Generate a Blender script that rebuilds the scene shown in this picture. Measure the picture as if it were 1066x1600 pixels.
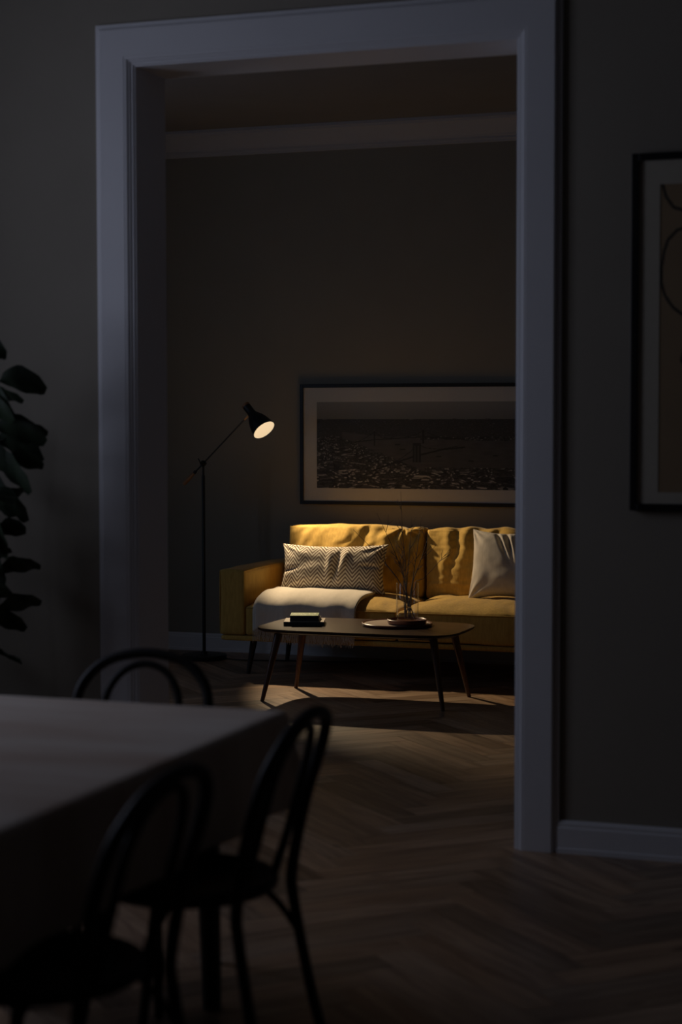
import bpy, bmesh, math, random
from mathutils import Vector, Matrix, noise
random.seed(7)
for o in list(bpy.data.objects): bpy.data.objects.remove(o)
S = bpy.context.scene
COL = S.collection
PI = math.pi

# ---------------------------------------------------------------- camera
cd = bpy.data.cameras.new('camera'); cam = bpy.data.objects.new('camera', cd); COL.objects.link(cam)
cam.location = (0, 0, 1.5)
Rv = Vector((0.94256862, 0.33401037, -0.0012078)); Uv = Vector((-0.01630663, 0.04962802, 0.99863464)); Fv = Vector((-0.33361427, 0.94126199, -0.0522244))
m3 = Matrix((Rv, Uv, -Fv)).transposed(); cam.matrix_world = Matrix.Translation((0, 0, 1.5)) @ m3.to_4x4()
cd.sensor_fit = 'VERTICAL'; cd.sensor_height = 36; cd.lens = 2847.26 / 1600 * 36
cd.clip_end = 60
cd.dof.use_dof = True; cd.dof.focus_distance = 10.1; cd.dof.aperture_fstop = 2.3
S.camera = cam
# ---------------------------------------------------------------- world, exposure
w = bpy.data.worlds.new('night'); S.world = w; w.use_nodes = True
w.node_tree.nodes['Background'].inputs[0].default_value = (.10, .12, .2, 1); w.node_tree.nodes['Background'].inputs[1].default_value = .05
S.view_settings.view_transform = 'Standard'; S.view_settings.look = 'None'; S.view_settings.exposure = 0; S.view_settings.gamma = 1
# ---------------------------------------------------------------- window lights (dusk sky in the windows of the two rooms)
def area(name, loc, rot, sx, sy, power, col):
    l = bpy.data.lights.new(name, 'AREA'); l.shape = 'RECTANGLE'; l.size = sx; l.size_y = sy; l.energy = power; l.color = col
    o = bpy.data.objects.new(name, l); o.location = loc; o.rotation_euler = rot; COL.objects.link(o); return o
DUSK = (.70, .76, 1.0)
FW = dict(x=-4.4, y0=3.6, y1=5.0, z0=1.35, z1=3.12)      # window in the left wall of the dining room
BW = dict(x=-6.2, y0=6.9, y1=8.2, z0=.9, z1=2.75)        # window in the left wall of the living room
area('dining_window_light', (FW['x'] - .30, (FW['y0'] + FW['y1']) / 2, (FW['z0'] + FW['z1']) / 2), (0, -PI / 2, 0), FW['z1'] - FW['z0'], FW['y1'] - FW['y0'], 18.3, DUSK)
LIVING = (.52, .68, 1.0)
area('living_window_light', (BW['x'] - .30, (BW['y0'] + BW['y1']) / 2, (BW['z0'] + BW['z1']) / 2), (0, -PI / 2, 0), BW['z1'] - BW['z0'], BW['y1'] - BW['y0'], 13.5, LIVING)
LAMP_COL = (1.0, .755, .46); LAMP_POWER = 92; LAMP_EMIT = .72

# ---------------------------------------------------------------- materials
def mat(name, col, rough=.6, metal=0, spec=.5, emit=None, estr=0):
    m = bpy.data.materials.new(name); m.use_nodes = True; b = m.node_tree.nodes['Principled BSDF']
    b.inputs['Base Color'].default_value = (*col, 1); b.inputs['Roughness'].default_value = rough; b.inputs['Metallic'].default_value = metal
    b.inputs['Specular IOR Level'].default_value = spec
    if emit: b.inputs['Emission Color'].default_value = (*emit, 1); b.inputs['Emission Strength'].default_value = estr
    return m
def N(m, t, **k):
    n = m.node_tree.nodes.new(t)
    for a, b in k.items():
        if a.startswith('i_'): n.inputs[int(a[2:])].default_value = b
        else: setattr(n, a, b)
    return n
def L(m, a, b): m.node_tree.links.new(a, b)
def bsdf(m): return m.node_tree.nodes['Principled BSDF']
def textured(name, c1, c2, scale, rough, coord='Object', stretch=(1, 1, 1), bump=0, bscale=None, detail=4, spec=.5, metal=0, bdist=.002):
    m = mat(name, c1, rough, metal, spec); tc = N(m, 'ShaderNodeTexCoord'); mp = N(m, 'ShaderNodeMapping'); mp.inputs['Scale'].default_value = stretch
    L(m, tc.outputs[coord], mp.inputs[0]); n = N(m, 'ShaderNodeTexNoise'); n.inputs['Scale'].default_value = scale; n.inputs['Detail'].default_value = detail
    L(m, mp.outputs[0], n.inputs['Vector']); r = N(m, 'ShaderNodeValToRGB'); r.color_ramp.elements[0].position = .35; r.color_ramp.elements[1].position = .65
    r.color_ramp.elements[0].color = (*c1, 1); r.color_ramp.elements[1].color = (*c2, 1)
    L(m, n.outputs[0], r.inputs[0]); L(m, r.outputs[0], bsdf(m).inputs['Base Color'])
    if bump:
        n2 = N(m, 'ShaderNodeTexNoise'); n2.inputs['Scale'].default_value = bscale or scale; n2.inputs['Detail'].default_value = 6
        L(m, mp.outputs[0], n2.inputs['Vector']); bp = N(m, 'ShaderNodeBump'); bp.inputs['Strength'].default_value = bump; bp.inputs['Distance'].default_value = bdist
        L(m, n2.outputs[0], bp.inputs['Height']); L(m, bp.outputs[0], bsdf(m).inputs['Normal'])
    return m
M = {}
M['wall'] = textured('wall_paint', (.308, .278, .225), (.323, .292, .237), 3, .85, bump=.15, bscale=180, bdist=.001)
M['ceil'] = textured('ceiling_paint', (.24, .235, .235), (.255, .25, .25), 3, .9)
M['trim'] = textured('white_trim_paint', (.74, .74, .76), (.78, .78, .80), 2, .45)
M['crown'] = textured('shaded_trim_paint', (.48, .48, .50), (.50, .50, .52), 2, .6)  # same white trim paint, with the crown's weaker light darkened into the colour
M['black'] = mat('black_metal', (.012, .012, .013), .42)
M['bent'] = textured('black_bentwood', (.007, .006, .006), (.011, .010, .009), 20, .5, spec=.35)
M['brass'] = textured('brass', (.45, .24, .10), (.5, .28, .12), 30, .35, metal=.8)
M['lampwood'] = textured('oiled_wood', (.36, .17, .075), (.45, .23, .10), 14, .5, stretch=(1, 1, 6))
M['glow'] = mat('lamp_inner', (.25, .23, .20), .6, emit=(1.0, .74, .44), estr=LAMP_EMIT)
M['walnut'] = textured('walnut', (.030, .013, .007), (.055, .025, .013), 9, .34, spec=.3, stretch=(1.2, 10, 10), bump=.1, bscale=30)
M['walnutleg'] = textured('walnut_leg', (.07, .028, .014), (.12, .05, .025), 9, .35, stretch=(10, 10, 1.2))
M['leg'] = mat('dark_leg', (.02, .014, .011), .4)
M['gap'] = mat('black_picture_frame', (.008, .008, .008), .4)
M['matb'] = textured('mat_board', (.62, .60, .57), (.64, .62, .59), 60, .9)
M['matw'] = textured('cream_mat_board', (.60, .555, .45), (.62, .575, .47), 60, .9)
M['soil'] = textured('soil', (.02, .013, .01), (.05, .035, .025), 60, .95, bump=.6, bdist=.01)
M['pot'] = textured('stone_pot', (.10, .10, .10), (.14, .14, .14), 12, .8, bump=.2)
M['stem'] = textured('bark', (.08, .05, .035), (.13, .09, .06), 30, .85, bump=.5)
M['leaf'] = textured('leaf_green', (.020, .032, .018), (.032, .052, .026), 8, .5)
M['twig'] = textured('grey_twig', (.10, .09, .09), (.17, .155, .15), 60, .7, bump=.4)
M['tray'] = textured('red_brown_wood', (.13, .040, .025), (.20, .065, .038), 16, .35, stretch=(1, 1, 5))
M['trayin'] = textured('pale_tray_inlay', (.66, .54, .45), (.70, .58, .48), 10, .35)
M['pages'] = textured('paper_pages', (.55, .52, .46), (.65, .62, .56), 8, .9, stretch=(1, 1, 200))
M['cover_w'] = textured('pale_cover', (.55, .47, .38), (.58, .50, .41), 10, .5)
M['cover_k'] = mat('black_cover', (.045, .047, .055), .5)
M['cord'] = mat('black_cord', (.01, .01, .01), .5)

def weave(m, scale=900, strength=.25, dist=.0008, coord='Object', big=0, bigscale=12, bigdist=.01):
    """woven cloth bump added to a material, optionally with broad soft creases"""
    tc = N(m, 'ShaderNodeTexCoord'); n = N(m, 'ShaderNodeTexNoise'); n.inputs['Scale'].default_value = scale; n.inputs['Detail'].default_value = 2
    L(m, tc.outputs[coord], n.inputs['Vector'])
    bp = N(m, 'ShaderNodeBump'); bp.inputs['Strength'].default_value = strength; bp.inputs['Distance'].default_value = dist
    L(m, n.outputs[0], bp.inputs['Height'])
    if big:
        n2 = N(m, 'ShaderNodeTexNoise'); n2.inputs['Scale'].default_value = bigscale; n2.inputs['Detail'].default_value = 5; n2.inputs['Distortion'].default_value = .6
        L(m, tc.outputs[coord], n2.inputs['Vector']); b2 = N(m, 'ShaderNodeBump'); b2.inputs['Strength'].default_value = big; b2.inputs['Distance'].default_value = bigdist
        L(m, n2.outputs[0], b2.inputs['Height']); L(m, b2.outputs[0], bp.inputs['Normal'])
    L(m, bp.outputs[0], bsdf(m).inputs['Normal']); return m
def fabric(name, c1, c2, **k):
    m = textured(name, c1, c2, 6, .9, spec=.2, stretch=(14, 14, 3), detail=6); bsdf(m).inputs['Sheen Weight'].default_value = .15; bsdf(m).inputs['Sheen Roughness'].default_value = .5
    return weave(m, **k)
M['mustard'] = fabric('mustard_upholstery', (.46, .29, .068), (.56, .36, .09), big=.25, bigscale=7, bigdist=.01)
M['linen'] = fabric('natural_linen', (.50, .45, .38), (.56, .505, .43), big=.2, bigscale=9, bigdist=.008)
M['throw'] = fabric('grey_beige_wool', (.60, .55, .47), (.66, .60, .515), scale=700, strength=.35, big=.2, bigscale=8, bigdist=.006)
M['cloth'] = textured('linen_tablecloth', (.70, .54, .43), (.88, .77, .66), 2.2, .8, stretch=(.6, 2.6, 1), detail=7, spec=.3)
weave(M['cloth'], scale=500)

# chevron cloth: zigzag stripes laid out in the pillow's own UV (metres)
m = mat('chevron_cloth', (.6, .55, .45), .9, spec=.2); M['chevron'] = m
uv = N(m, 'ShaderNodeUVMap'); sp = N(m, 'ShaderNodeSeparateXYZ'); L(m, uv.outputs[0], sp.inputs[0])
pp = N(m, 'ShaderNodeMath', operation='PINGPONG'); pp.inputs[1].default_value = .043; L(m, sp.outputs[0], pp.inputs[0])
ml = N(m, 'ShaderNodeMath', operation='MULTIPLY'); ml.inputs[1].default_value = 1.2; L(m, pp.outputs[0], ml.inputs[0])
ad = N(m, 'ShaderNodeMath', operation='ADD'); L(m, sp.outputs[1], ad.inputs[0]); L(m, ml.outputs[0], ad.inputs[1])
dv = N(m, 'ShaderNodeMath', operation='DIVIDE'); dv.inputs[1].default_value = .0245; L(m, ad.outputs[0], dv.inputs[0])
fr = N(m, 'ShaderNodeMath', operation='FRACT'); L(m, dv.outputs[0], fr.inputs[0])
cr = N(m, 'ShaderNodeValToRGB'); e = cr.color_ramp.elements; e[0].position = .46; e[1].position = .54; e[0].color = (.74, .68, .56, 1); e[1].color = (.19, .14, .105, 1)
L(m, fr.outputs[0], cr.inputs[0]); L(m, cr.outputs[0], bsdf(m).inputs['Base Color']); weave(m, scale=800, big=.15, bigscale=10)

# parquet: every plank is its own face; UV = metres along / across the plank, colour attribute = tone of that plank
m = mat('oak_parquet', (.3, .2, .12), .42); M['parquet'] = m
uv = N(m, 'ShaderNodeUVMap'); mp = N(m, 'ShaderNodeMapping'); mp.inputs['Scale'].default_value = (1.6, 16, 1); L(m, uv.outputs[0], mp.inputs[0])
n1 = N(m, 'ShaderNodeTexNoise'); n1.inputs['Scale'].default_value = 1.7; n1.inputs['Detail'].default_value = 8; n1.inputs['Distortion'].default_value = .8; L(m, mp.outputs[0], n1.inputs['Vector'])
r1 = N(m, 'ShaderNodeValToRGB'); e = r1.color_ramp.elements; e[0].position = .3; e[1].position = .72; e[0].color = (.29, .18, .115, 1); e[1].color = (.56, .385, .25, 1)
L(m, n1.outputs[0], r1.inputs[0])
kn = N(m, 'ShaderNodeTexVoronoi'); kn.inputs['Scale'].default_value = 2.2; mp2 = N(m, 'ShaderNodeMapping'); mp2.inputs['Scale'].default_value = (1, 2.6, 1); L(m, uv.outputs[0], mp2.inputs[0]); L(m, mp2.outputs[0], kn.inputs['Vector'])
r2 = N(m, 'ShaderNodeValToRGB'); e = r2.color_ramp.elements; e[0].position = .03; e[1].position = .11; e[0].color = (.25, .2, .18, 1); e[1].color = (1, 1, 1, 1); L(m, kn.outputs['Distance'], r2.inputs[0])
at = N(m, 'ShaderNodeAttribute', attribute_name='tone')
mx = N(m, 'ShaderNodeMix', data_type='RGBA', blend_type='MULTIPLY'); mx.inputs[0].default_value = 1; L(m, r1.outputs[0], mx.inputs[6]); L(m, at.outputs['Color'], mx.inputs[7])
mx2 = N(m, 'ShaderNodeMix', data_type='RGBA', blend_type='MULTIPLY'); mx2.inputs[0].default_value = .9; L(m, mx.outputs[2], mx2.inputs[6]); L(m, r2.outputs[0], mx2.inputs[7])
L(m, mx2.outputs[2], bsdf(m).inputs['Base Color'])
bp = N(m, 'ShaderNodeBump'); bp.inputs['Strength'].default_value = .25; bp.inputs['Distance'].default_value = .002; L(m, n1.outputs[0], bp.inputs['Height']); L(m, bp.outputs[0], bsdf(m).inputs['Normal'])

# picture glass: a clear pane with a mirror-like front
m = bpy.data.materials.new('picture_glass'); m.use_nodes = True; M['pane'] = m; m.node_tree.nodes.clear()
o_ = N(m, 'ShaderNodeOutputMaterial'); mxs = N(m, 'ShaderNodeMixShader'); tr = N(m, 'ShaderNodeBsdfTransparent'); gl = N(m, 'ShaderNodeBsdfGlossy'); gl.inputs['Roughness'].default_value = .02
lw = N(m, 'ShaderNodeLayerWeight'); lw.inputs[0].default_value = .5; pw = N(m, 'ShaderNodeMath', operation='POWER'); pw.inputs[1].default_value = 5; L(m, lw.outputs['Facing'], pw.inputs[0])
ma_ = N(m, 'ShaderNodeMath', operation='MULTIPLY_ADD'); ma_.inputs[1].default_value = .96; ma_.inputs[2].default_value = .04; L(m, pw.outputs[0], ma_.inputs[0])
L(m, ma_.outputs[0], mxs.inputs[0]); L(m, tr.outputs[0], mxs.inputs[1]); L(m, gl.outputs[0], mxs.inputs[2]); L(m, mxs.outputs[0], o_.inputs[0])
M['glass'] = M['pane']
def vcol(name, rough=.7):
    m = mat(name, (.5, .5, .5), rough); a = N(m, 'ShaderNodeAttribute', attribute_name='ink'); L(m, a.outputs['Color'], bsdf(m).inputs['Base Color']); return m
M['print'] = vcol('printed_paper', .8)
M['green'] = vcol('green_printed_cover', .5)

# ---------------------------------------------------------------- mesh helpers
def link(name, bm, ma, parent=None, smooth=False, auto=None):
    bmesh.ops.recalc_face_normals(bm, faces=bm.faces)
    me = bpy.data.meshes.new(name); bm.to_mesh(me); bm.free()
    for p in me.polygons: p.use_smooth = smooth
    if ma:
        for q in (ma if isinstance(ma, (list, tuple)) else [ma]): me.materials.append(q)
    if auto is not None:
        for p in me.polygons: p.use_smooth = True
        me.set_sharp_from_angle(angle=math.radians(auto))
    o = bpy.data.objects.new(name, me); COL.objects.link(o)
    if parent: o.parent = parent
    return o
def tag(o, label=None, cat=None, group=None, kind=None):
    if label: o['label'] = label
    if cat: o['category'] = cat
    if group: o['group'] = group
    if kind: o['kind'] = kind
    return o
def thing(name, label, cat, loc=(0, 0, 0), rz=0, group=None):
    o = bpy.data.objects.new(name, None); COL.objects.link(o); o.location = loc; o.rotation_euler = (0, 0, rz); o.empty_display_size = .1
    return tag(o, label, cat, group)
def box(bm, a, b, bev=0, seg=2):
    x0, y0, z0 = a; x1, y1, z1 = b
    r = bmesh.ops.create_cube(bm, size=1, matrix=Matrix.Translation(((x0 + x1) / 2, (y0 + y1) / 2, (z0 + z1) / 2)) @ Matrix.Diagonal((abs(x1 - x0), abs(y1 - y0), abs(z1 - z0), 1)))
    if bev:
        es = list({e for v in r['verts'] for e in v.link_edges}); bmesh.ops.bevel(bm, geom=es, offset=bev, segments=seg, affect='EDGES', profile=.5)
def catmull(pts, n=8):
    P = [Vector(p) for p in pts]; P = [P[0] * 2 - P[1]] + P + [P[-1] * 2 - P[-2]]; out = []
    for i in range(1, len(P) - 2):
        for k in range(n):
            t = k / n; a, b, c, d = P[i - 1], P[i], P[i + 1], P[i + 2]
            out.append(.5 * ((2 * b) + (c - a) * t + (2 * a - 5 * b + 4 * c - d) * t * t + (3 * b - a - 3 * c + d) * t ** 3))
    out.append(P[-2]); return out
def tube(bm, pts, r, seg=10, closed=False, cap=True):
    """round bar along points; r is a number or a function of 0..1"""
    pts = [Vector(p) for p in pts]; n = len(pts); rings = []; prev = None
    for i, p in enumerate(pts):
        t = (pts[(i + 1) % n] - pts[i - 1]) if closed else (pts[min(i + 1, n - 1)] - pts[max(i - 1, 0)])
        t.normalize()
        if prev is None:
            a = Vector((0, 0, 1)) if abs(t.z) < .9 else Vector((1, 0, 0)); u = t.cross(a).normalized()
        else:
            u = (prev - t * prev.dot(t)).normalized()
        prev = u; v = t.cross(u); rr = r(i / (n - 1)) if callable(r) else r
        rings.append([bm.verts.new(p + (u * math.cos(2 * PI * k / seg) + v * math.sin(2 * PI * k / seg)) * rr) for k in range(seg)])
    m_ = n if closed else n - 1
    for i in range(m_):
        A, B = rings[i], rings[(i + 1) % n]
        for k in range(seg): bm.faces.new((A[k], A[(k + 1) % seg], B[(k + 1) % seg], B[k]))
    if cap and not closed: bm.faces.new(rings[0][::-1]); bm.faces.new(rings[-1])
def lathe(bm, prof, seg=40, mtx=None, closed=False):
    """profile of (radius, z) spun about z; radius 0 makes a pole"""
    mtx = mtx or Matrix.Identity(4); rings = []
    for r, z in prof:
        if r < 1e-6: rings.append([bm.verts.new(mtx @ Vector((0, 0, z)))])
        else: rings.append([bm.verts.new(mtx @ Vector((r * math.cos(2 * PI * k / seg), r * math.sin(2 * PI * k / seg), z))) for k in range(seg)])
    pairs = list(zip(rings, rings[1:])) + ([(rings[-1], rings[0])] if closed else [])
    for A, B in pairs:
        for k in range(seg):
            k2 = (k + 1) % seg
            f = [A[k % len(A)], A[k2 % len(A)], B[k2 % len(B)], B[k % len(B)]]; f = list(dict.fromkeys(f))
            if len(f) > 2: bm.faces.new(f)
def prism(bm, prof, p0, p1, out, up=Vector((0, 0, 1)), m0=0, m1=0):
    """moulding: profile (out, up) swept from p0 to p1; m0/m1 = mitre shear of the ends per unit of 'up' coordinate"""
    p0, p1, out = Vector(p0), Vector(p1), Vector(out); d = (p1 - p0).normalized()
    A = [bm.verts.new(p0 + out * a + up * b + d * (m0 * b)) for a, b in prof]; B = [bm.verts.new(p1 + out * a + up * b + d * (m1 * b)) for a, b in prof]
    n = len(prof)
    for i in range(n): bm.faces.new((A[i], A[(i + 1) % n], B[(i + 1) % n], B[i]))
    bm.faces.new(A[::-1]); bm.faces.new(B)
def fbm(p, sc, oct=3, seed=0):
    v = Vector((p[0] * sc + seed * 13.7, p[1] * sc + seed * 5.1, p[2] * sc - seed * 7.3)); return noise.fractal(v, 1.0, 2.0, oct, noise_basis='PERLIN_ORIGINAL')
def struct(name, bm, ma, **k):
    o = link(name, bm, ma, **k); o['kind'] = 'structure'; return o

# ---------------------------------------------------------------- the room shell
YD0, YD1 = 6.115, 6.356          # the dividing wall
YB = 10.70; ZC = 3.30            # back wall, ceiling
XL, XR_, ZT = -2.966, -1.523, 2.784   # doorway opening
FX0, FX1, FY0 = -4.4, 3.6, -3.5  # dining room
BX0, BX1 = -6.2, 1.2             # living room
T = .25
bm = bmesh.new()
box(bm, (BX0 - T, YD0, 0), (XL, YD1, ZC)); box(bm, (XR_, YD0, 0), (FX1 + T, YD1, ZC)); box(bm, (XL, YD0, ZT), (XR_, YD1, ZC))
struct('wall_middle', bm, M['wall'])
bm = bmesh.new(); box(bm, (BX0 - T, YB, 0), (BX1 + T, YB + T, ZC)); struct('wall_back', bm, M['wall'])
def wall_with_window(name, W, y0, y1):
    bm = bmesh.new(); x = W['x']
    box(bm, (x - T, y0, 0), (x, W['y0'], ZC)); box(bm, (x - T, W['y1'], 0), (x, y1, ZC)); box(bm, (x - T, W['y0'], 0), (x, W['y1'], W['z0'])); box(bm, (x - T, W['y0'], W['z1']), (x, W['y1'], ZC))
    struct(name, bm, M['wall'])
wall_with_window('wall_left', FW, FY0, YD0)
wall_with_window('wall_left_living', BW, YD1, YB)
bm = bmesh.new(); box(bm, (FX1, FY0, 0), (FX1 + T, YD0, ZC)); struct('wall_right', bm, M['wall'])
bm = bmesh.new(); box(bm, (BX1, YD1, 0), (BX1 + T, YB, ZC)); struct('wall_right_living', bm, M['wall'])
bm = bmesh.new(); box(bm, (FX0 - T, FY0 - T, 0), (FX1 + T, FY0, ZC)); struct('wall_front', bm, M['wall'])
bm = bmesh.new(); box(bm, (BX0 - T, FY0 - T, ZC), (FX1 + T, YB + T, ZC + .15)); struct('ceiling', bm, M['ceil'])
def window(name, W):
    x = W['x'] - .12; bm = bmesh.new(); y0, y1, z0, z1 = W['y0'], W['y1'], W['z0'], W['z1']; f = .055
    for a, b in (((x - .03, y0, z0), (x + .03, y0 + f, z1)), ((x - .03, y1 - f, z0), (x + .03, y1, z1)), ((x - .03, y0 + f, z0), (x + .03, y1 - f, z0 + f)), ((x - .03, y0 + f, z1 - f), (x + .03, y1 - f, z1)),
                 ((x - .025, (y0 + y1) / 2 - .03, z0 + f), (x + .025, (y0 + y1) / 2 + .03, z1 - f)), ((x - .02, y0 + f, z0 + (z1 - z0) * .68), (x + .02, y1 - f, z0 + (z1 - z0) * .68 + .04))): box(bm, a, b, .004)
    fr = struct(name, bm, M['trim']); bm = bmesh.new(); box(bm, (x - .004, y0 + f, z0 + f), (x, y1 - f, z1 - f)); link('pane', bm, M['pane'], fr)
    bm = bmesh.new(); box(bm, (W['x'] - .09, y0 - .04, z0 - .03), (W['x'] + .06, y1 + .04, z0), .006); link('window_sill', bm, M['trim'], fr)
window('window_1', FW); window('window_2', BW)

# herringbone floor, real planks at 45 degrees to the walls
def parquet():
    Wp, n = .118, 6; Lp = Wp * n; c = math.cos(PI / 4); bm = bmesh.new(); uvl = bm.loops.layers.uv.new('UVMap'); tl = bm.loops.layers.float_color.new('tone'); g = .0012
    rnd = random.Random(3)
    def plank(x, y, w, h, horiz):
        cx_, cy_ = x + w / 2, y + h / 2; X = c * cx_ - c * cy_; Y = c * cx_ + c * cy_
        if not (BX0 - 1 < X < FX1 + 1 and FY0 - 1 < Y < YB + 1): return
        co = [(x + g, y + g), (x + w - g, y + g), (x + w - g, y + h - g), (x + g, y + h - g)]
        vs = [bm.verts.new((c * a - c * b, c * a + c * b, 0)) for a, b in co]; f = bm.faces.new(vs)
        ou, ov = rnd.uniform(0, 40), rnd.uniform(0, 40); t = rnd.choice((.62, .78, .9, 1.0, 1.1)) * rnd.uniform(.92, 1.08); wm = rnd.uniform(.94, 1.06)
        for lp, (a, b) in zip(f.loops, co):
            lp[uvl].uv = (ou + (a if horiz else b), ov + (b if horiz else a)); lp[tl] = (t * wm, t, t / wm, 1)
    R_ = 26
    for k in range(-130, 260):
        for j in range(-22, 23):
            ox = k * Wp + j * Lp; oy = k * Wp - j * Lp
            plank(ox, oy, Lp, Wp, True); plank(ox + Lp, oy + Wp - Lp, Wp, Lp, False) if False else plank(ox, oy + Wp, Wp, Lp, False)
    for co, no in (((BX0 - T, 0, 0), (-1, 0, 0)), ((FX1 + T, 0, 0), (1, 0, 0)), ((0, FY0 - T, 0), (0, -1, 0)), ((0, YB + T, 0), (0, 1, 0))):
        bmesh.ops.bisect_plane(bm, geom=bm.verts[:] + bm.edges[:] + bm.faces[:], plane_co=co, plane_no=no, clear_outer=True)
    nb = len(bm.faces); box(bm, (BX0 - T, FY0 - T, -.12), (FX1 + T, YB + T, -.0015))
    bm.faces.ensure_lookup_table()
    for f in bm.faces[nb:]: f.material_index = 1
    return bm
struct('floor', parquet(), [M['parquet'], mat('joint_dark', (.02, .014, .01), .9)])

# doorway casing (both sides of the wall) and the jamb lining
CAS = [(0, 0), (0, .154), (.014, .154), (.015, .136), (.027, .134), (.029, .130), (.029, .034), (.027, .032), (.028, .028), (.026, .022), (.020, .018), (.020, .014), (.014, .010), (.014, .004), (.010, 0)]   # (out of the wall, away from the opening)
def casing(name, y, s):
    bm = bmesh.new(); w_ = .152; o = (0, s, 0)
    prism(bm, CAS, (XL, y, 0), (XL, y, ZT), o, up=Vector((-1, 0, 0)), m1=1)
    prism(bm, CAS, (XR_, y, 0), (XR_, y, ZT), o, up=Vector((1, 0, 0)), m1=1)
    prism(bm, CAS, (XL, y, ZT), (XR_, y, ZT), o, up=Vector((0, 0, 1)), m0=-1, m1=1)
    return struct(name, bm, M['trim'])
casing('trim_1', YD0, -1); casing('trim_2', YD1, 1)
bm = bmesh.new(); j = .004
box(bm, (XL, YD0 - .008, 0), (XL + j, YD1 + .008, ZT)); box(bm, (XR_ - j, YD0 - .008, 0), (XR_, YD1 + .008, ZT)); box(bm, (XL + j, YD0 - .008, ZT - j), (XR_ - j, YD1 + .008, ZT))
struct('trim_3', bm, M['trim'])
# baseboards
BASE = [(0, 0), (0, .112), (.008, .112), (.012, .106), (.016, .102), (.016, .092), (.020, .086), (.020, .020), (.024, .016), (.024, 0)]
def base(name, p0, p1, out):
    bm = bmesh.new(); prism(bm, BASE, p0, p1, out); return struct(name, bm, M['trim'])
base('baseboard_right', (XR_ + .152, YD0, 0), (FX1, YD0, 0), (0, -1, 0))
base('baseboard_left', (FX0, YD0, 0), (XL - .152, YD0, 0), (0, -1, 0))
base('baseboard_back', (BX0, YB, 0), (BX1, YB, 0), (0, -1, 0))
base('baseboard_side', (BX0, YD1, 0), (BX0, YB, 0), (1, 0, 0))
# crown moulding of the living room
CR = [(0, 0), (.012, 0), (.016, -.010), (.010, -.014), (.010, -.155 + .03)]
CROWN = [(0, .0), (.105, .0), (.105, -.018), (.095, -.022), (.093, -.032), (.080, -.040), (.030, -.108), (.026, -.118), (.018, -.122), (.018, -.135), (.010, -.140), (.010, -.152), (0, -.155)]
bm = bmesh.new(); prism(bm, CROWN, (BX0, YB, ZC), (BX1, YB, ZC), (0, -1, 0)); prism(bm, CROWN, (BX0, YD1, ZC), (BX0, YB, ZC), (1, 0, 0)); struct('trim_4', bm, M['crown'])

# ---------------------------------------------------------------- soft things
def rbox(sx, sy, sz, r, nx=24, ny=16, nz=8, f=None):
    """box of full size sx,sy,sz centred at 0 with rounded edges r, on a dense grid; f(p, nrm) -> displaced p"""
    bm = bmesh.new(); V = {}
    def pos(i, j, k):
        key = (i, j, k)
        if key in V: return V[key]
        def ax(t, n, s):       # denser near the edges
            a = t / n * 2 - 1; a = math.sin(a * PI / 2) * .35 + a * .65; return a * s / 2
        p = Vector((ax(i, nx, sx), ax(j, ny, sy), ax(k, nz, sz)))
        q = Vector((max(-sx / 2 + r, min(sx / 2 - r, p.x)), max(-sy / 2 + r, min(sy / 2 - r, p.y)), max(-sz / 2 + r, min(sz / 2 - r, p.z))))
        d = p - q
        n_ = d.normalized() if d.length > 1e-6 else Vector((0, 0, 1)); p2 = q + n_ * r
        if f: p2 = f(p2, n_)
        V[key] = bm.verts.new(p2); return V[key]
    for (n1, n2, g) in ((nx, ny, lambda a, b: [(a, b, 0), (a, b, nz)]), (nx, nz, lambda a, b: [(a, 0, b), (a, ny, b)]), (ny, nz, lambda a, b: [(0, a, b), (nx, a, b)])):
        for s in (0, 1):
            for a in range(n1):
                for b in range(n2):
                    q = [g(a, b)[s], g(a + 1, b)[s], g(a + 1, b + 1)[s], g(a, b + 1)[s]]
                    try: bm.faces.new([pos(*t) for t in q])
                    except ValueError: pass
    return bm
def place(bm, loc, rx=0, ry=0, rz=0):
    bmesh.ops.transform(bm, matrix=Matrix.Translation(loc) @ Matrix.Rotation(rz, 4, 'Z') @ Matrix.Rotation(rx, 4, 'X') @ Matrix.Rotation(ry, 4, 'Y'), verts=bm.verts)

# sofa ------------------------------------------------------------
SX0, SX1, SY0, SY1 = -4.19, -2.03, 9.70, 10.60
sofa = thing('sofa', 'mustard yellow two-seat fabric sofa on dark tapered legs under the wide city picture', 'sofa', ((SX0 + SX1) / 2, (SY0 + SY1) / 2, 0))
def spart(name, bm, ma, label=None, smooth=True):
    o = link(name, bm, ma, sofa, smooth=smooth); o.location = -Vector(sofa.location)
    if label: o['label'] = label
    return o
def soft(amp, sc, seed=0): return lambda p, n: p + n * (amp * fbm(p, sc, 3, seed))
bm = rbox(SX1 - SX0 - .01, SY1 - SY0, .038, .018, 40, 12, 6); place(bm, ((SX0 + SX1) / 2, (SY0 + SY1) / 2, .219)); spart('base', bm, M['mustard'])
for x0 in (SX0, SX1 - .16):
    def fa(p, n):
        p = p + n * (.004 * fbm(p, 5, 3, 2)); 
        if n.z > .5: p.z += .008 * (1 - (p.x / .08) ** 2)
        return p
    bm = rbox(.16, SY1 - SY0 - .02, .375, .014, 8, 30, 16, fa); place(bm, (x0 + .08, (SY0 + SY1) / 2 - .01, .238 + .1875)); arm = spart('armrest', bm, M['mustard'])
    # piping along the armrest edges
    bm = bmesh.new()
    for xx in (x0 + .005, x0 + .155): tube(bm, [(xx, SY0 + .001, .26), (xx, SY0 + .001, .60), (xx, SY0 + .006, .609), (xx, SY0 + .3, .613), (xx, SY1 - .05, .612)], .0028, 6)
    pip = link('piping', bm, M['mustard'], arm, smooth=True)
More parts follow.
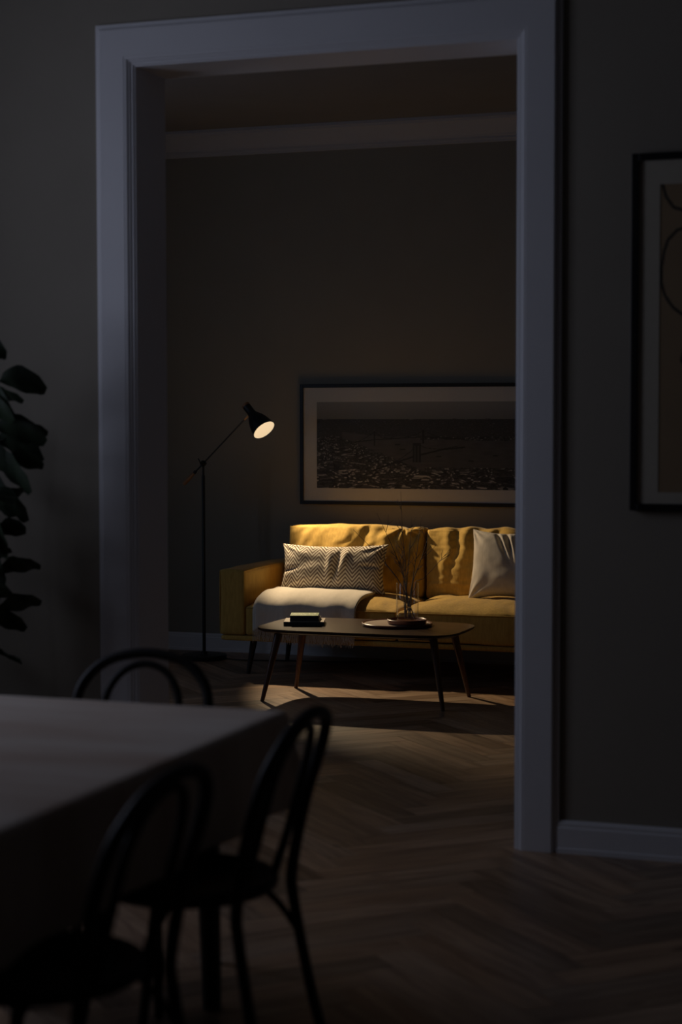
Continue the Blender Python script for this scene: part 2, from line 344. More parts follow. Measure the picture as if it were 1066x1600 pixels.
bm = rbox(SX1 - SX0 - .32, .14, .58, .03, 30, 6, 16, soft(.003, 4)); place(bm, ((SX0 + SX1) / 2, SY1 - .08, .238 + .29)); spart('back_frame', bm, M['mustard'])
SC = [(-4.03, -3.112), (-3.108, -2.19)]
for i, (a, b) in enumerate(SC):
    w_ = b - a; d_ = .80
    def fs(p, n, i=i, w_=w_, d_=d_):
        u, v = p.x / (w_ / 2), p.y / (d_ / 2)
        if p.z > 0: 
            k = max(0, 1 - u ** 4) * max(0, 1 - abs(v) ** 3.2); p.z += .056 * k ** .7
        e = fbm((p.x * 1, p.y * 1, 0), 5, 3, 4 + i); p = p + n * (.006 * e)
        # soft radiating creases towards the front corners
        if p.z > 0: p.z += .005 * math.sin(fbm((p.x, p.y * .5, 0), 7, 2, 9 + i) * 6) * (1 - abs(v) * .3) * (.4 + .6 * abs(u))
        if abs(n.y) > .5 and v < 0: p.y -= .008 * (1 - u ** 4)
        return p
    bm = rbox(w_, d_, .168, .016, 60, 50, 8, fs); place(bm, ((a + b) / 2, SY0 + .004 + d_ / 2, .238 + .084)); cu = spart('seat_cushion', bm, M['mustard'])
    bm = bmesh.new(); tube(bm, [(a + .01, SY0 + .004, .400)] + [(a + .01 + (w_ - .02) * t / 12, SY0 - .001 - .008 * (1 - (t / 6 - 1) ** 4), .402) for t in range(1, 12)] + [(b - .01, SY0 + .004, .400)], .003, 6)
    link('piping', bm, M['mustard'], cu, smooth=True)
def fb(idx):
    w_ = .86 if idx == 0 else .92
    def f(p, n):
        u, v = p.x / (w_ / 2), p.z / .215      # u across, v up
        front = p.y < 0
        if front:
            p.y -= .060 * max(0, 1 - abs(u) ** 3) * max(0, 1 - abs(v) ** 3)
            if idx == 0:
                # long diagonal drape folds, running from upper right to lower left
                t = (u - .15) - v * .45
                fold = math.sin(t * 9 + fbm((u, v, 0), 1.3, 2, 3) * 2.0)
                wgt = math.exp(-((u - .15) / .55) ** 2) * (.45 + .55 * max(0, v + .4))
                p.y -= .013 * fold * wgt; p.y -= .006 * math.sin((u * 1.0 - v * .35) * 26 + fbm((u, v, 0), 2.2, 2, 8) * 3) * max(0, min(1, v + .9)) * (.3 + .7 * max(0, u + .3))
                # gathered pinch near the top right
                t2 = math.hypot((u - .72) * 1.4, (v - .95)); a = math.atan2(v - .95, (u - .72) * 1.4)
                p.y += .012 * math.cos(a * 9) * math.exp(-(t2 / .45) ** 2) * min(1, t2 * 5)
            else:
                q = u + .10 * fbm((u, v, 0), 1.1, 2, 5)
                fold = sum(A * math.exp(-((q - c_) / s_) ** 2) for A, c_, s_ in ((.022, -.72, .07), (-.020, -.60, .05), (.020, -.47, .06), (-.022, -.34, .06), (.018, -.18, .07), (-.018, -.04, .06), (.014, .14, .08), (-.014, .32, .07), (.014, .55, .08)))
                p.y -= .65 * fold * (.25 + .75 * max(0, min(1, (v + .7) / 1.3)))
                p.y += .007 * fbm((u * 1.5, v * 3, 0), 2.0, 3, 6)
        e = fbm(p, 5, 3, 20 + idx); p = p + n * (.008 * e)
        if n.z > .4:
            p.z += .010 * math.sin(u * (7 if idx == 0 else 15) + idx) * (.3 if u < 0 and idx == 0 else 1) * .5 - .012 * u * u
            if idx == 0 and u > .5: p.z -= .01 * math.exp(-((u - .72) / .06) ** 2)
        return p
    return rbox(w_, .17, .43, .028, 110, 10, 60, f)
bm = fb(0); place(bm, (-3.560, 10.36, .636), rx=-.10); spart('back_cushion', bm, M['mustard'])
bm = fb(1); place(bm, (-2.655, 10.37, .628), rx=-.10, rz=0); spart('back_cushion', bm, M['mustard'])
def taper_leg(top, foot, r0, r1, ma, parent, off, name='leg'):
    bm = bmesh.new(); tube(bm, [Vector(foot).lerp(Vector(top), t / 6) for t in range(7)], lambda t: r1 + (r0 - r1) * t, 14); o = link(name, bm, ma, parent, auto=40); o.location = -Vector(off); return o
for (x, y) in ((SX0 + .17, SY0 + .12), (SX0 + .17, SY1 - .19), (SX1 - .17, SY0 + .12), (SX1 - .17, SY1 - .19)):
    dx = -.03 if x < -3 else .03
    taper_leg((x, y, .205), (x + dx, y - (.02 if y < 10 else -.02), 0), .021, .012, M['leg'], sofa, sofa.location)

# pillows -----------------------------------------------------------
def pillow(name, w_, h_, th, ma, loc, rx, ry, rz, label, cat, pinch=None, seed=0, group=None, ear=.06, n=64):
    bm = bmesh.new(); uvl = bm.loops.layers.uv.new('UVMap'); G = [{}, {}]; ny = max(16, int(n * h_ / w_))
    for s in (0, 1):
        for i in range(n + 1):
            for j_ in range(ny + 1):
                u, v = i / n * 2 - 1, j_ / ny * 2 - 1
                edge = i in (0, n) or j_ in (0, ny)
                if s == 1 and edge: G[1][i, j_] = G[0][i, j_]; continue
                x = u * w_ / 2 * (1 - ear * (1 - v * v) ** 1.0 * abs(u) ** 3 * .9); z = v * h_ / 2 * (1 - ear * 1.6 * (1 - u * u) * abs(v) ** 3)
                k = max(0, (1 - abs(u) ** 2.6)) ** .55 * max(0, (1 - abs(v) ** 2.6)) ** .55
                y = th / 2 * k
                # creases running in from the corners and edges
                for cx_, cz_ in ((-1, -1), (1, -1), (-1, 1), (1, 1)):
                    d = math.hypot(u - cx_, v - cz_); a = math.atan2((v - cz_), (u - cx_)); y += k ** .3 * .010 * math.cos(a * 11 + seed) * math.exp(-(d / .5) ** 2) * min(1, d * 4)
                y += .006 * k ** .4 * fbm((u * 1.2, v * 1.2, s), 1.6, 2, seed)
                if pinch: y += k ** .4 * pinch(u, v)
                y = max(y, 0) if not edge else .003 * fbm((u, v, 0), 6, 2, seed)
                G[s][i, j_] = (bm.verts.new((x, -y if s == 0 else y, z)))
    for s in (0, 1):
        for i in range(n):
            for j_ in range(ny):
                q = [G[s][i, j_], G[s][i + 1, j_], G[s][i + 1, j_ + 1], G[s][i, j_ + 1]]
                f = bm.faces.new(q if s == 0 else q[::-1])
                for lp, (a, b) in zip(f.loops, [(i, j_), (i + 1, j_), (i + 1, j_ + 1), (i, j_ + 1)] if s == 0 else [(i, j_), (i + 1, j_), (i + 1, j_ + 1), (i, j_ + 1)][::-1]): lp[uvl].uv = (a / n * w_, b / ny * h_ + s * 3)
    o = link(name, bm, ma, smooth=True)
    md = o.modifiers.new('sub', 'SUBSURF'); md.levels = 1; md.render_levels = 1
    o.matrix_world = Matrix.Translation(loc) @ Matrix.Rotation(rz, 4, 'Z') @ Matrix.Rotation(rx, 4, 'X') @ Matrix.Rotation(ry, 4, 'Y')
    return tag(o, label, cat, group)
def p1(u, v):
    r = -.030 * math.exp(-((u - .10 - v * .10) / .045) ** 2) * math.exp(-((v + .0) / .55) ** 2)
    r += .014 * math.exp(-((u - .22 - v * .12) / .06) ** 2) * math.exp(-((v - .1) / .6) ** 2) + .012 * math.exp(-((u + .02) / .06) ** 2) * math.exp(-(v / .6) ** 2)
    r -= .034 * math.exp(-((v + .12 - (u + 1) * .25) / .08) ** 2) * math.exp(-((u + .92) / .22) ** 2)      # deep crease at the left end
    r -= .018 * math.exp(-((v - .05) / .07) ** 2) * math.exp(-((u - .75) / .2) ** 2)
    return r
pillow('lumbar_pillow', .665, .31, .15, M['chevron'], (-3.625, 10.095, .602), -.30, -.012, .03, 'long lumbar pillow with brown and cream zigzag stripes on the left sofa seat', 'pillow', p1, 3, ear=.09, n=96)
def p2(u, v):
    r = 0
    for c_, a_ in ((-.05, .9), (-.30, 1.35), (.24, .6)):
        t = (u - c_) - (v - .9) * -.35 * a_; r -= .030 * math.exp(-(t / .05) ** 2) * math.exp(-((v - .6) / .4) ** 2) - .012 * math.exp(-((t - .10) / .05) ** 2) * math.exp(-((v - .6) / .4) ** 2)
    return r
pillow('throw_pillow', .47, .425, .17, M['linen'], (-2.560, 10.085, .655), -.27, -.025, -.10, 'square plain linen pillow leaning on the right-hand back cushion of the mustard sofa', 'pillow', p2, 8, ear=.10, n=72)

# throw blanket -------------------------------------------------------
def sheet(bm, x0, x1, off, zend, seed, ystart=10.04, nx=60, nv=70, thick=.010):
    """cloth lying on the seat and falling over its front edge; returns the hem points"""
    path = []; ye = 9.692 - off
    zt = .462 + off
    L1 = ystart - 9.90; rr = .17
    for i in range(nv + 1):
        t = i / nv; s = t * (L1 + rr * PI / 2 + (zt - rr - zend))
        if s < L1: path.append((ystart - s, zt, 0))
        elif s < L1 + rr * PI / 2:
            a = (s - L1) / rr; path.append((9.90 - (.205 + off) * math.sin(a) ** .9, zt - .12 * (1 - max(0, math.cos(a)) ** .75), 1))
        else: path.append((9.90 - (.205 + off), zt - .12 - (s - L1 - rr * PI / 2) * (zt - .12 - zend) / (zt - rr - zend), 2))
    top = []; hem = []
    def P(i, j_):
        u = i / nx; y, z, ph = path[j_]; x = x0 + (x1 - x0) * u; t = j_ / nv
        # folds that start on the seat and deepen as the cloth hangs
        fold = math.sin(u * 17 + seed + fbm((u, t, 0), 1.5, 2, seed) * 2.5 + t * 1.2) * .5 + .5 * fbm((u * 3, t * 1.2, 0), 1.6, 3, seed)
        h = max(0, t - .25); y -= .014 + .014 * fold * (1 if ph == 2 else h)
        z += .011 * (.5 + fold) * (.35 + .65 * min(1, t * 3)) * (1 - t) + .006 * math.exp(-((u - .5) / .3) ** 2) * (1 - t)
        if u > .93 and ph < 2: z -= .010 * ((u - .93) / .07) ** 2     # folded right edge rolls down
        if ph == 2: z += .006 * math.sin(u * 5 + seed)
        x += .010 * (t - .5) * math.sin(seed + t * 4)
        return Vector((x, y, z))
    A = [[P(i, j_) for j_ in range(nv + 1)] for i in range(nx + 1)]
    va = [[bm.verts.new(p) for p in r] for r in A]; vb = []
    for i in range(nx + 1):
        r = []
        for j_ in range(nv + 1):
            du = A[min(i + 1, nx)][j_] - A[max(i - 1, 0)][j_]; dv_ = A[i][min(j_ + 1, nv)] - A[i][max(j_ - 1, 0)]; nn = du.cross(dv_).normalized()
            if nn.z < 0 or (abs(nn.z) < .2 and nn.y > 0): nn = -nn
            r.append(bm.verts.new(A[i][j_] - nn * thick))
        vb.append(r)
    for i in range(nx):
        for j_ in range(nv):
            bm.faces.new((va[i][j_], va[i + 1][j_], va[i + 1][j_ + 1], va[i][j_ + 1])); bm.faces.new((vb[i][j_], vb[i][j_ + 1], vb[i + 1][j_ + 1], vb[i + 1][j_]))
    for i in range(nx):
        for j_ in (0, nv): bm.faces.new((va[i][j_], vb[i][j_], vb[i + 1][j_], va[i + 1][j_]))
    for j_ in range(nv):
        for i in (0, nx): bm.faces.new((va[i][j_], va[i][j_ + 1], vb[i][j_ + 1], vb[i][j_]))
    return [A[i][nv] for i in range(nx + 1)]
bm = bmesh.new()
h1 = sheet(bm, -3.945, -3.335, .028, .275, 1.3, thick=.011); h2 = sheet(bm, -3.965, -3.347, .012, .262, 1.3, thick=.010)
thr = link('throw_blanket', bm, M['throw'], smooth=True); tag(thr, 'folded grey-beige wool throw with fringed hem draped over the left sofa seat', 'blanket')
bm = bmesh.new(); rnd = random.Random(5)
for hem in (h1, h2):
    for k in range(110):
        t = k / 109 * (len(hem) - 1.001); i = int(t); p = hem[i].lerp(hem[i + 1], t - i); ln = rnd.uniform(.045, .07)
        tube(bm, [p + Vector((0, .004, .004)), p + Vector((rnd.uniform(-.003, .003), .002, -ln * .5)), p + Vector((rnd.uniform(-.006, .006), rnd.uniform(-.003, .003), -ln))], .0013, 4)
link('fringe', bm, M['throw'], thr)

# coffee table -----------------------------------------------------------
ct = thing('coffee_table', 'low walnut coffee table with rounded-corner top and splayed legs in front of the sofa', 'table', (-3.09, 9.12, 0))
bm = bmesh.new(); nn = 96; a_, b_ = .55, .325
def se(t, a, b, e=5):
    c, s = math.cos(t), math.sin(t); return (a * math.copysign(abs(c) ** (2 / e), c), b * math.copysign(abs(s) ** (2 / e), s))
rings = []
for dz, k in ((-.002, .90), (.0, .945), (.007, .985), (.014, 1.0), (.020, 1.0), (.022, .996)):
    rings.append([bm.verts.new((*se(2 * PI * q / nn, a_ * k if k > .95 else a_ - (1 - k) * .4, b_ * k if k > .95 else b_ - (1 - k) * .4), .368 + dz)) for q in range(nn)])
for A, B in zip(rings, rings[1:]):
    for q in range(nn): bm.faces.new((A[q], A[(q + 1) % nn], B[(q + 1) % nn], B[q]))
bm.faces.new(rings[0][::-1]); bm.faces.new(rings[-1])
link('table_top', bm, M['walnut'], ct, auto=30)
for sx in (-1, 1):
    for sy in (-1, 1):
        bm = bmesh.new(); tp = Vector((sx * .425, sy * .185, .368)); ft = Vector((sx * .497, sy * .25, 0)); tube(bm, [ft.lerp(tp, t / 8) for t in range(9)], lambda t: .0105 + .0115 * t, 16); link('leg', bm, M['walnutleg'], ct, auto=40)
bm = bmesh.new()
for sy in (-1, 1): box(bm, (-.42, sy * .19 - .01, .352), (.42, sy * .19 + .01, .369), .002)
link('apron', bm, M['walnutleg'], ct)
TZ = .390
# books ------------------------------------------------------------------
def book(name, w_, d_, h_, loc, rz, cov, label, pattern=False):
    t = thing(name, label, 'book', loc, rz, 'books stacked on the coffee table'); c = .003
    bm = bmesh.new(); box(bm, (-w_ / 2 + .004, -d_ / 2 + .002, c), (w_ / 2 - .004, d_ / 2 - .004, h_ - c)); link('pages', bm, M['pages'], t)
    bm = bmesh.new(); box(bm, (-w_ / 2, -d_ / 2, 0), (w_ / 2, d_ / 2, c), .001); box(bm, (-w_ / 2, -d_ / 2, h_ - c), (w_ / 2, d_ / 2, h_), .001); box(bm, (-w_ / 2, -d_ / 2 - .001, c), (w_ / 2, -d_ / 2 + .003, h_ - c), .001)
    o = link('cover', bm, cov if isinstance(cov, list) else [cov], t)
    if isinstance(cov, list):
        for p in o.data.polygons:
            if p.normal.z > .9 and p.center.z > h_ - .001: p.material_index = 1
    return t
book('book', .215, .19, .023, (-3.432, 9.10, TZ), .30, [M['cover_k'], M['cover_w']], 'large pale-covered book with dark spine, lowest of the pile on the coffee table')
book('book', .156, .150, .015, (-3.425, 9.095, TZ + .0235), .27, M['cover_k'], 'black book in the pile on the coffee table, between pale book and green book')
gb = book('book', .150, .145, .015, (-3.431, 9.097, TZ + .039), .31, M['cover_k'], 'small green-covered book on top of the pile on the coffee table')
# printed green cover sheet with a pale leafy scrawl
bm = bmesh.new(); cl = bm.loops.layers.float_color.new('ink'); nx, ny = 70, 90
g = [[bm.verts.new((-.075 + .150 * i / nx, -.0725 + .145 * j_ / ny, .0152)) for j_ in range(ny + 1)] for i in range(nx + 1)]
for i in range(nx):
    for j_ in range(ny):
        f = bm.faces.new((g[i][j_], g[i + 1][j_], g[i + 1][j_ + 1], g[i][j_ + 1])); 
        for lp in f.loops:
            p = lp.vert.co; v = abs(fbm((p.x * 1.0, p.y * .5, 0), 38, 3, 2)); inb = abs(p.y) < .055 and abs(p.x) < .060
            lp[cl] = (.85, .85, .66, 1) if (v < .07 and inb) else (.24, .38, .11, 1)
link('printed_cover', bm, M['green'], gb)['label'] = 'green cover with a pale scrawled pattern'

# trays, vase, twigs -----------------------------------------------------
tr_ = thing('serving_tray', 'large round red-brown wooden tray on the right half of the coffee table', 'tray', (-2.945, 9.20, TZ))
bm = bmesh.new(); lathe(bm, [(0, 0), (.178, 0), (.186, .004), (.188, .015), (.185, .017), (.181, .016), (.178, .011), (.0, .011)], 72); link('rim', bm, M['tray'], tr_, auto=35)
bm = bmesh.new(); lathe(bm, [(0, .0112), (.176, .0112), (.176, .0125), (0, .0125)], 72); link('inlay', bm, M['trayin'], tr_)['label'] = 'pale inside of the tray'
st = thing('wooden_dish', 'small round red-brown wooden dish on the large tray, under the glass vase', 'dish', (-2.885, 9.185, TZ + .0126))
bm = bmesh.new(); lathe(bm, [(0, 0), (.094, 0), (.103, .006), (.106, .024), (.103, .026), (.099, .023), (.094, .012), (0, .012)], 64); link('rim', bm, M['tray'], st, auto=35)
VC = Vector((-2.882, 9.185, TZ + .0248))
vs = thing('glass_vase', 'clear glass cylinder vase with bare twigs standing on the wooden dish', 'vase', VC)
bm = bmesh.new(); lathe(bm, [(0, 0), (.052, 0), (.058, .003), (.060, .010), (.060, .205), (.0585, .207), (.0565, .205), (.0565, .016), (.052, .011), (0, .010)], 64); link('vessel', bm, M['glass'], vs, smooth=True)
rnd = random.Random(21)
# tips as (dx, dz) seen from the room, relative to the vase foot
stems = [(-.04, .69, .02), (-.27, .49, -.02), (-.165, .575, .03), (.06, .56, .04), (.215, .385, .0), (.12, .48, -.03), (-.02, .42, -.05), (-.075, .40, .05), (.02, .56, .01)]
for k, (dx, dz, dy) in enumerate(stems):
    bm = bmesh.new(); f0 = Vector((rnd.uniform(-.022, .022) - dx * .10, rnd.uniform(-.018, .018), .014)); tip = Vector((dx, dy + dx * .3, dz))
    pts = [f0, f0.lerp(tip, .35) + Vector((-dx * .16 + rnd.uniform(-.008, .008), rnd.uniform(-.008, .008), .02)), f0.lerp(tip, .65) + Vector((-dx * .12 + rnd.uniform(-.014, .014), rnd.uniform(-.012, .012), .015)), tip]
    # keep the stem inside the mouth of the vase
    cp = catmull(pts, 9)
    for q in cp:
        if q.z < .215:
            r_ = math.hypot(q.x, q.y)
            if r_ > .046: q.x *= .046 / r_; q.y *= .046 / r_
    tube(bm, cp, lambda t: .0023 * (1 - t) + .0008, 6)
    for b in range(rnd.choice((4, 5, 6))):
        t0 = rnd.uniform(.42, .92); i0 = int(t0 * (len(cp) - 1)); p = cp[i0]; d = (cp[min(i0 + 1, len(cp) - 1)] - cp[i0 - 1]).normalized()
        if p.z < .23: continue
        sgn = rnd.choice((-1, 1)); side = Vector((sgn * rnd.uniform(.5, 1.0), rnd.uniform(-.5, .5), rnd.uniform(-.1, .35))); ln = rnd.uniform(.05, .13) * (1.15 - t0 * .5)
        q1 = p + (d * .55 + side * .5).normalized() * ln * .5; q2 = q1 + (d * .7 + side * .45).normalized() * ln * .6
        tube(bm, [p, q1, q2], lambda t: .0013 * (1 - t) + .0006, 5)
        if rnd.random() < .6: tube(bm, [q1, q1 + (d * .4 + Vector((sgn * .9, rnd.uniform(-.4, .4), .2))).normalized() * ln * .45], lambda t: .0009 * (1 - t) + .0005, 5)
    o = link('bare_twig', bm, M['twig'], smooth=True); o.location = VC
    tag(o, 'thin bare grey branched twig standing in the glass vase on the coffee table', 'twig', 'bare twigs in the glass vase')

# floor lamp --------------------------------------------------------------
LB = Vector((-4.56, 10.32, 0))
fl = thing('floor_lamp', 'black swing-arm floor lamp with lit bell shade standing at the left end of the sofa', 'floor lamp', LB)
bm = bmesh.new(); lathe(bm, [(0, 0), (.130, 0), (.138, .004), (.140, .010), (.140, .024), (.136, .029), (.02, .031), (.018, .045), (.0, .045)], 64); link('base', bm, M['black'], fl, auto=35)
bm = bmesh.new(); lathe(bm, [(0, .04), (.0105, .04), (.0105, 1.135), (.007, 1.14), (.007, 1.20), (0, 1.20)], 18); link('pole', bm, M['black'], fl, auto=35)
J = Vector((0, 0, 1.213)); HB = Vector((-4.245, 10.285, 1.507)) - LB      # swivel joint and where the arm meets the shade
ad_ = (HB - J).normalized(); CWp = J - ad_ * .19
bm = bmesh.new(); bmesh.ops.create_uvsphere(bm, u_segments=20, v_segments=12, radius=.019, matrix=Matrix.Translation(J)); tube(bm, [J + Vector((.0, -.03, 0)), J + Vector((0, .03, 0))], .010, 14); link('joint', bm, M['black'], fl, auto=40)
bm = bmesh.new(); tube(bm, [J + Vector((0, -.026, 0)), J + Vector((0, -.04, 0))], .006, 10)
for s in (-1, 1): tube(bm, [J + Vector((0, -.036, 0)), J + Vector((-.012 * s, -.038, .022 * s)), J + Vector((-.017 * s, -.038, .032 * s))], lambda t: .004 - .001 * t, 8)
link('wing_nut', bm, M['black'], fl, smooth=True)
bm = bmesh.new(); tube(bm, [J - ad_ * .085, HB - ad_ * .03], .0048, 12); link('arm', bm, M['black'], fl, auto=40)
bm = bmesh.new(); tube(bm, [J - ad_ * .072, J - ad_ * .074, J - ad_ * .088, J - ad_ * .09], lambda t: .0105 if .2 < t < .8 else .007, 14); link('ferrule', bm, M['black'], fl, auto=40)
bm = bmesh.new(); tube(bm, [J - ad_ * (.09 + .10 * t / 10) for t in range(11)], lambda t: .0095 + .0035 * math.sin(t * PI * .8), 18); link('handle', bm, M['lampwood'], fl, auto=40)['label'] = 'turned wooden grip'
AX = Vector((.65, -.247, -.69)).normalized()      # the way the shade points
MOUTH = Vector((-4.127, 10.25, 1.421)) - LB         # centre of its mouth
SL = .212
Q = AX.to_track_quat('Z', 'Y').to_matrix().to_4x4(); MS = Matrix.Translation(MOUTH - AX * SL) @ Q
# bell: z runs from cap (0) to mouth (SL)
outer = [(.0255, .012), (.0250, .062), (.029, .080), (.040, .100), (.052, .124), (.061, .150), (.068, .180), (.0735, SL)]
inner = [(.0715, SL), (.066, .178), (.059, .149), (.050, .123), (.038, .102), (.026, .084), (.020, .070), (0, .070)]
bm = bmesh.new(); lathe(bm, [(0, .010)] + outer + [(.0715, SL + .001), inner[0]] + [(r, z) for r, z in inner], 56, MS)
shade = link('lamp_shade', bm, [M['black'], M['glow']], fl, auto=40)
inv = MS.inverted()
for p in shade.data.polygons:
    c_ = inv @ p.center; r_ = math.hypot(c_.x, c_.y)
    zz = c_.z
    nrm = (inv.to_3x3() @ p.normal)
    if zz > .066 and (nrm.x * c_.x + nrm.y * c_.y < -1e-5 or (r_ < .022)): p.material_index = 1
bm = bmesh.new(); lathe(bm, [(0, -.006), (.020, -.006), (.0255, -.003), (.0262, .012), (0, .012)], 40, MS); link('cap', bm, M['lampwood'], fl, auto=40)['label'] = 'wooden cap of the shade'
NK = MS @ Vector((0, 0, .066))
bm = bmesh.new(); tube(bm, [HB - ad_ * .035, HB, NK], lambda t: .0062 if t < .6 else .005, 12); link('bracket', bm, M['brass'], fl, auto=40)['label'] = 'brass bracket between arm and shade'
bm = bmesh.new(); bmesh.ops.create_uvsphere(bm, u_segments=20, v_segments=14, radius=.022, matrix=MS @ Matrix.Translation((0, 0, .110))); link('bulb', bm, M['glow'], fl, smooth=True)
bm = bmesh.new(); tube(bm, catmull([(.13, .02, .006), (.22, .0, .004), (.38, .02, .004), (.55, .06, .004), (.80, .10, .004), (1.1, .22, .004), (1.25, .345, .004)], 8), .0035, 8); link('power_cord', bm, M['cord'], fl, smooth=True)
sl = bpy.data.lights.new('lamp_light', 'SPOT'); sl.energy = LAMP_POWER; sl.color = LAMP_COL; sl.spot_size = math.radians(73); sl.spot_blend = .42; sl.shadow_soft_size = .018
so = bpy.data.objects.new('lamp_light', sl); COL.objects.link(so); so.parent = fl; so.matrix_local = Matrix.Translation(MS @ Vector((0, 0, .152))) @ (-Vector((.70, -.29, -.665))).to_track_quat('Z', 'Y').to_matrix().to_4x4()

# pictures -----------------------------------------------------------------
def lines_d(p, seg):
    best = 9
    for a, b in zip(seg, seg[1:]):
        ax, ay = a; bx, by = b; dx, dy = bx - ax, by - ay; t = max(0, min(1, ((p[0] - ax) * dx + (p[1] - ay) * dy) / (dx * dx + dy * dy + 1e-9)))
        best = min(best, math.hypot(p[0] - ax - t * dx, p[1] - ay - t * dy))
    return best
def framed(name, label, x0, x1, z0, z1, y, fw, fd, mx0, mx1, mz0, mz1, ink, nx, nz, mboard='matb'):
    t = thing(name, label, 'picture', ((x0 + x1) / 2, y, z0)); off = -Vector(t.location)
    bm = bmesh.new(); yb = y - fd
    for a, b in (((x0, yb, z0), (x0 + fw, y - .001, z1)), ((x1 - fw, yb, z0), (x1, y - .001, z1)), ((x0 + fw, yb, z0), (x1 - fw, y - .001, z0 + fw)), ((x0 + fw, yb, z1 - fw), (x1 - fw, y - .001, z1))): box(bm, a, b, .0015)
    link('frame', bm, M['gap'], t).location = off
    bm = bmesh.new(); ym = y - fd * .68
    box(bm, (x0 + fw, ym, z0 + fw), (x1 - fw, y - .002, mz0)); box(bm, (x0 + fw, ym, mz1), (x1 - fw, y - .002, z1 - fw)); box(bm, (x0 + fw, ym, mz0), (mx0, y - .002, mz1)); box(bm, (mx1, ym, mz0), (x1 - fw, y - .002, mz1))
    link('mat_board', bm, M[mboard], t).location = off
    bm = bmesh.new(); cl = bm.loops.layers.float_color.new('ink'); yp = ym + .002
    g = [[bm.verts.new((mx0 + (mx1 - mx0) * i / nx, yp, mz0 + (mz1 - mz0) * k / nz)) for k in range(nz + 1)] for i in range(nx + 1)]
    col = {}
    for i in range(nx):
        for k in range(nz):
            f = bm.faces.new((g[i][k], g[i + 1][k], g[i + 1][k + 1], g[i][k + 1])); c_ = ink((i + .5) / nx, (k + .5) / nz)
            for lp in f.loops: lp[cl] = (*c_, 1)
    link('print', bm, M['print'], t).location = off
    bm = bmesh.new(); box(bm, (x0 + fw, yb + .004, z0 + fw), (x1 - fw, yb + .006, z1 - fw)); link('glass_pane', bm, M['pane'], t).location = off
    return t
CW = Vector((0, 0, 0)); rc = random.Random(11)
blocks = {}
def cityink(u, v):
    # aerial black-and-white panorama: pale sky, dark far shore, a river crossed by two suspension bridges, roofs in front
    X, Y = 135 + u * 1005, 520 - v * 385         # a convenient drawing grid
    if Y < 212 + 3 * noise.noise(Vector((X * .02, 0, 0))): 
        g = .30 - .10 * (Y - 138) / 74; return (g, g, g)
    d = (Y - 212) / 308
    # building blocks, larger towards the viewer
    sz = (5, 7, 9, 12, 15)[min(4, int(d * 5))]; xx = X + 14 * noise.noise(Vector((X * .012, Y * .02, 4))) * d * 6; Yy = Y + 10 * noise.noise(Vector((X * .01, Y * .02, 8))); kx, ky = int(xx / sz), int(Yy / (sz * .45));  rr = random.Random(kx * 7919 + ky * 104729).random(); rr2 = random.Random(kx * 31 + ky * 977).random()
    g = .035 + .06 * rr * rr + .03 * noise.noise(Vector((X * .03, Y * .05, 2)))
    if rr2 > .88 - .08 * d: g = .14 + .40 * rr * d + .05
    fx, fy = (xx / sz) % 1, (Yy / (sz * .45)) % 1
    if fx < .18 or fy < .16: g *= .35
    if d < .25: g = .03 + .03 * noise.noise(Vector((X * .15, Y * .5, 0))) + .02 + (.05 if rr2 > .96 else 0)
    # river
    up = 268 + 22 * math.sin((X - 250) * .006) + 4 * noise.noise(Vector((X * .03, 1, 0))); 
    if X > 620: up = 300 + (X - 620) * .02 + 8 * noise.noise(Vector((X * .02, 3, 0)))
    lo = 300 + max(0, (X - 270)) * .38 + 7 * noise.noise(Vector((X * .04, 5, 0)))
    if X > 640: lo = min(lo, 425) + 6 * noise.noise(Vector((X * .05, 5, 0)))
    if 255 < X and up < Y < min(lo, 455 - max(0, X - 800) * .09):
        g = .085 + .02 * noise.noise(Vector((X * .02, Y * .09, 7)))
        for bx, by in ((515, 324), (538, 345), (705, 375), (850, 395), (960, 372)):
            if abs(X - bx) < 12 and abs(Y - by) < 3: g = .03
    p = (X, Y)
    if lines_d(p, [(300, 316), (407, 303), (640, 290), (820, 300)]) < 2.2: g = .02
    if lines_d(p, [(330, 312), (370, 292), (407, 268), (440, 292), (520, 298), (600, 282), (633, 262), (670, 280), (740, 300)]) < 1.5: g = .025
    if (abs(X - 407) < 4 and 266 < Y < 330) or (abs(X - 633) < 5 and 260 < Y < 320): g = .02
    if lines_d(p, [(400, 440), (500, 405), (600, 374), (720, 345), (820, 335)]) < 3.4: g = .018
    if lines_d(p, [(430, 428), (520, 392), (575, 355), (603, 318), (640, 338), (710, 345), (790, 330)]) < 1.5: g = .02
    if 585 < X < 622 and 316 < Y < 402: g = .02 if not (592 < X < 598 or 607 < X < 613) or Y < 330 else .06
    return (g, g * .97, g * .93)
framed('framed_picture', 'wide black-framed black-and-white aerial photograph of a city river and bridges above the sofa', -4.055, -2.455, .954, 1.702, YB, .022, .030, -3.945, -2.545, 1.056, 1.592, cityink, 460, 180)
def absink(u, v):
    # warm paper with loose dark outline curves
    x, z = u * .66, v * 1.022; p = (x, z)
    c1 = [(.008, 1.02), (.02, .98), (.045, .945), (.09, .93), (.14, .935), (.20, .97)]
    c2 = [(.135, .885), (.09, .880), (.055, .868), (.028, .84), (.014, .80), (.006, .75), (.004, .70), (.018, .655), (.045, .615), (.085, .585), (.14, .56), (.22, .56), (.28, .60), (.30, .68), (.27, .78), (.20, .86), (.135, .885)]
    c3 = [(.09, .50), (.075, .44), (.12, .36), (.24, .33), (.36, .38), (.40, .50)]
    d = min(lines_d(p, c1), lines_d(p, c2), lines_d(p, c3))
    if d < .0055: return (.07, .06, .045)
    g = 1 + .05 * noise.noise(Vector((x * 8, z * 8, 0))); return (.40 * g, .285 * g, .165 * g)
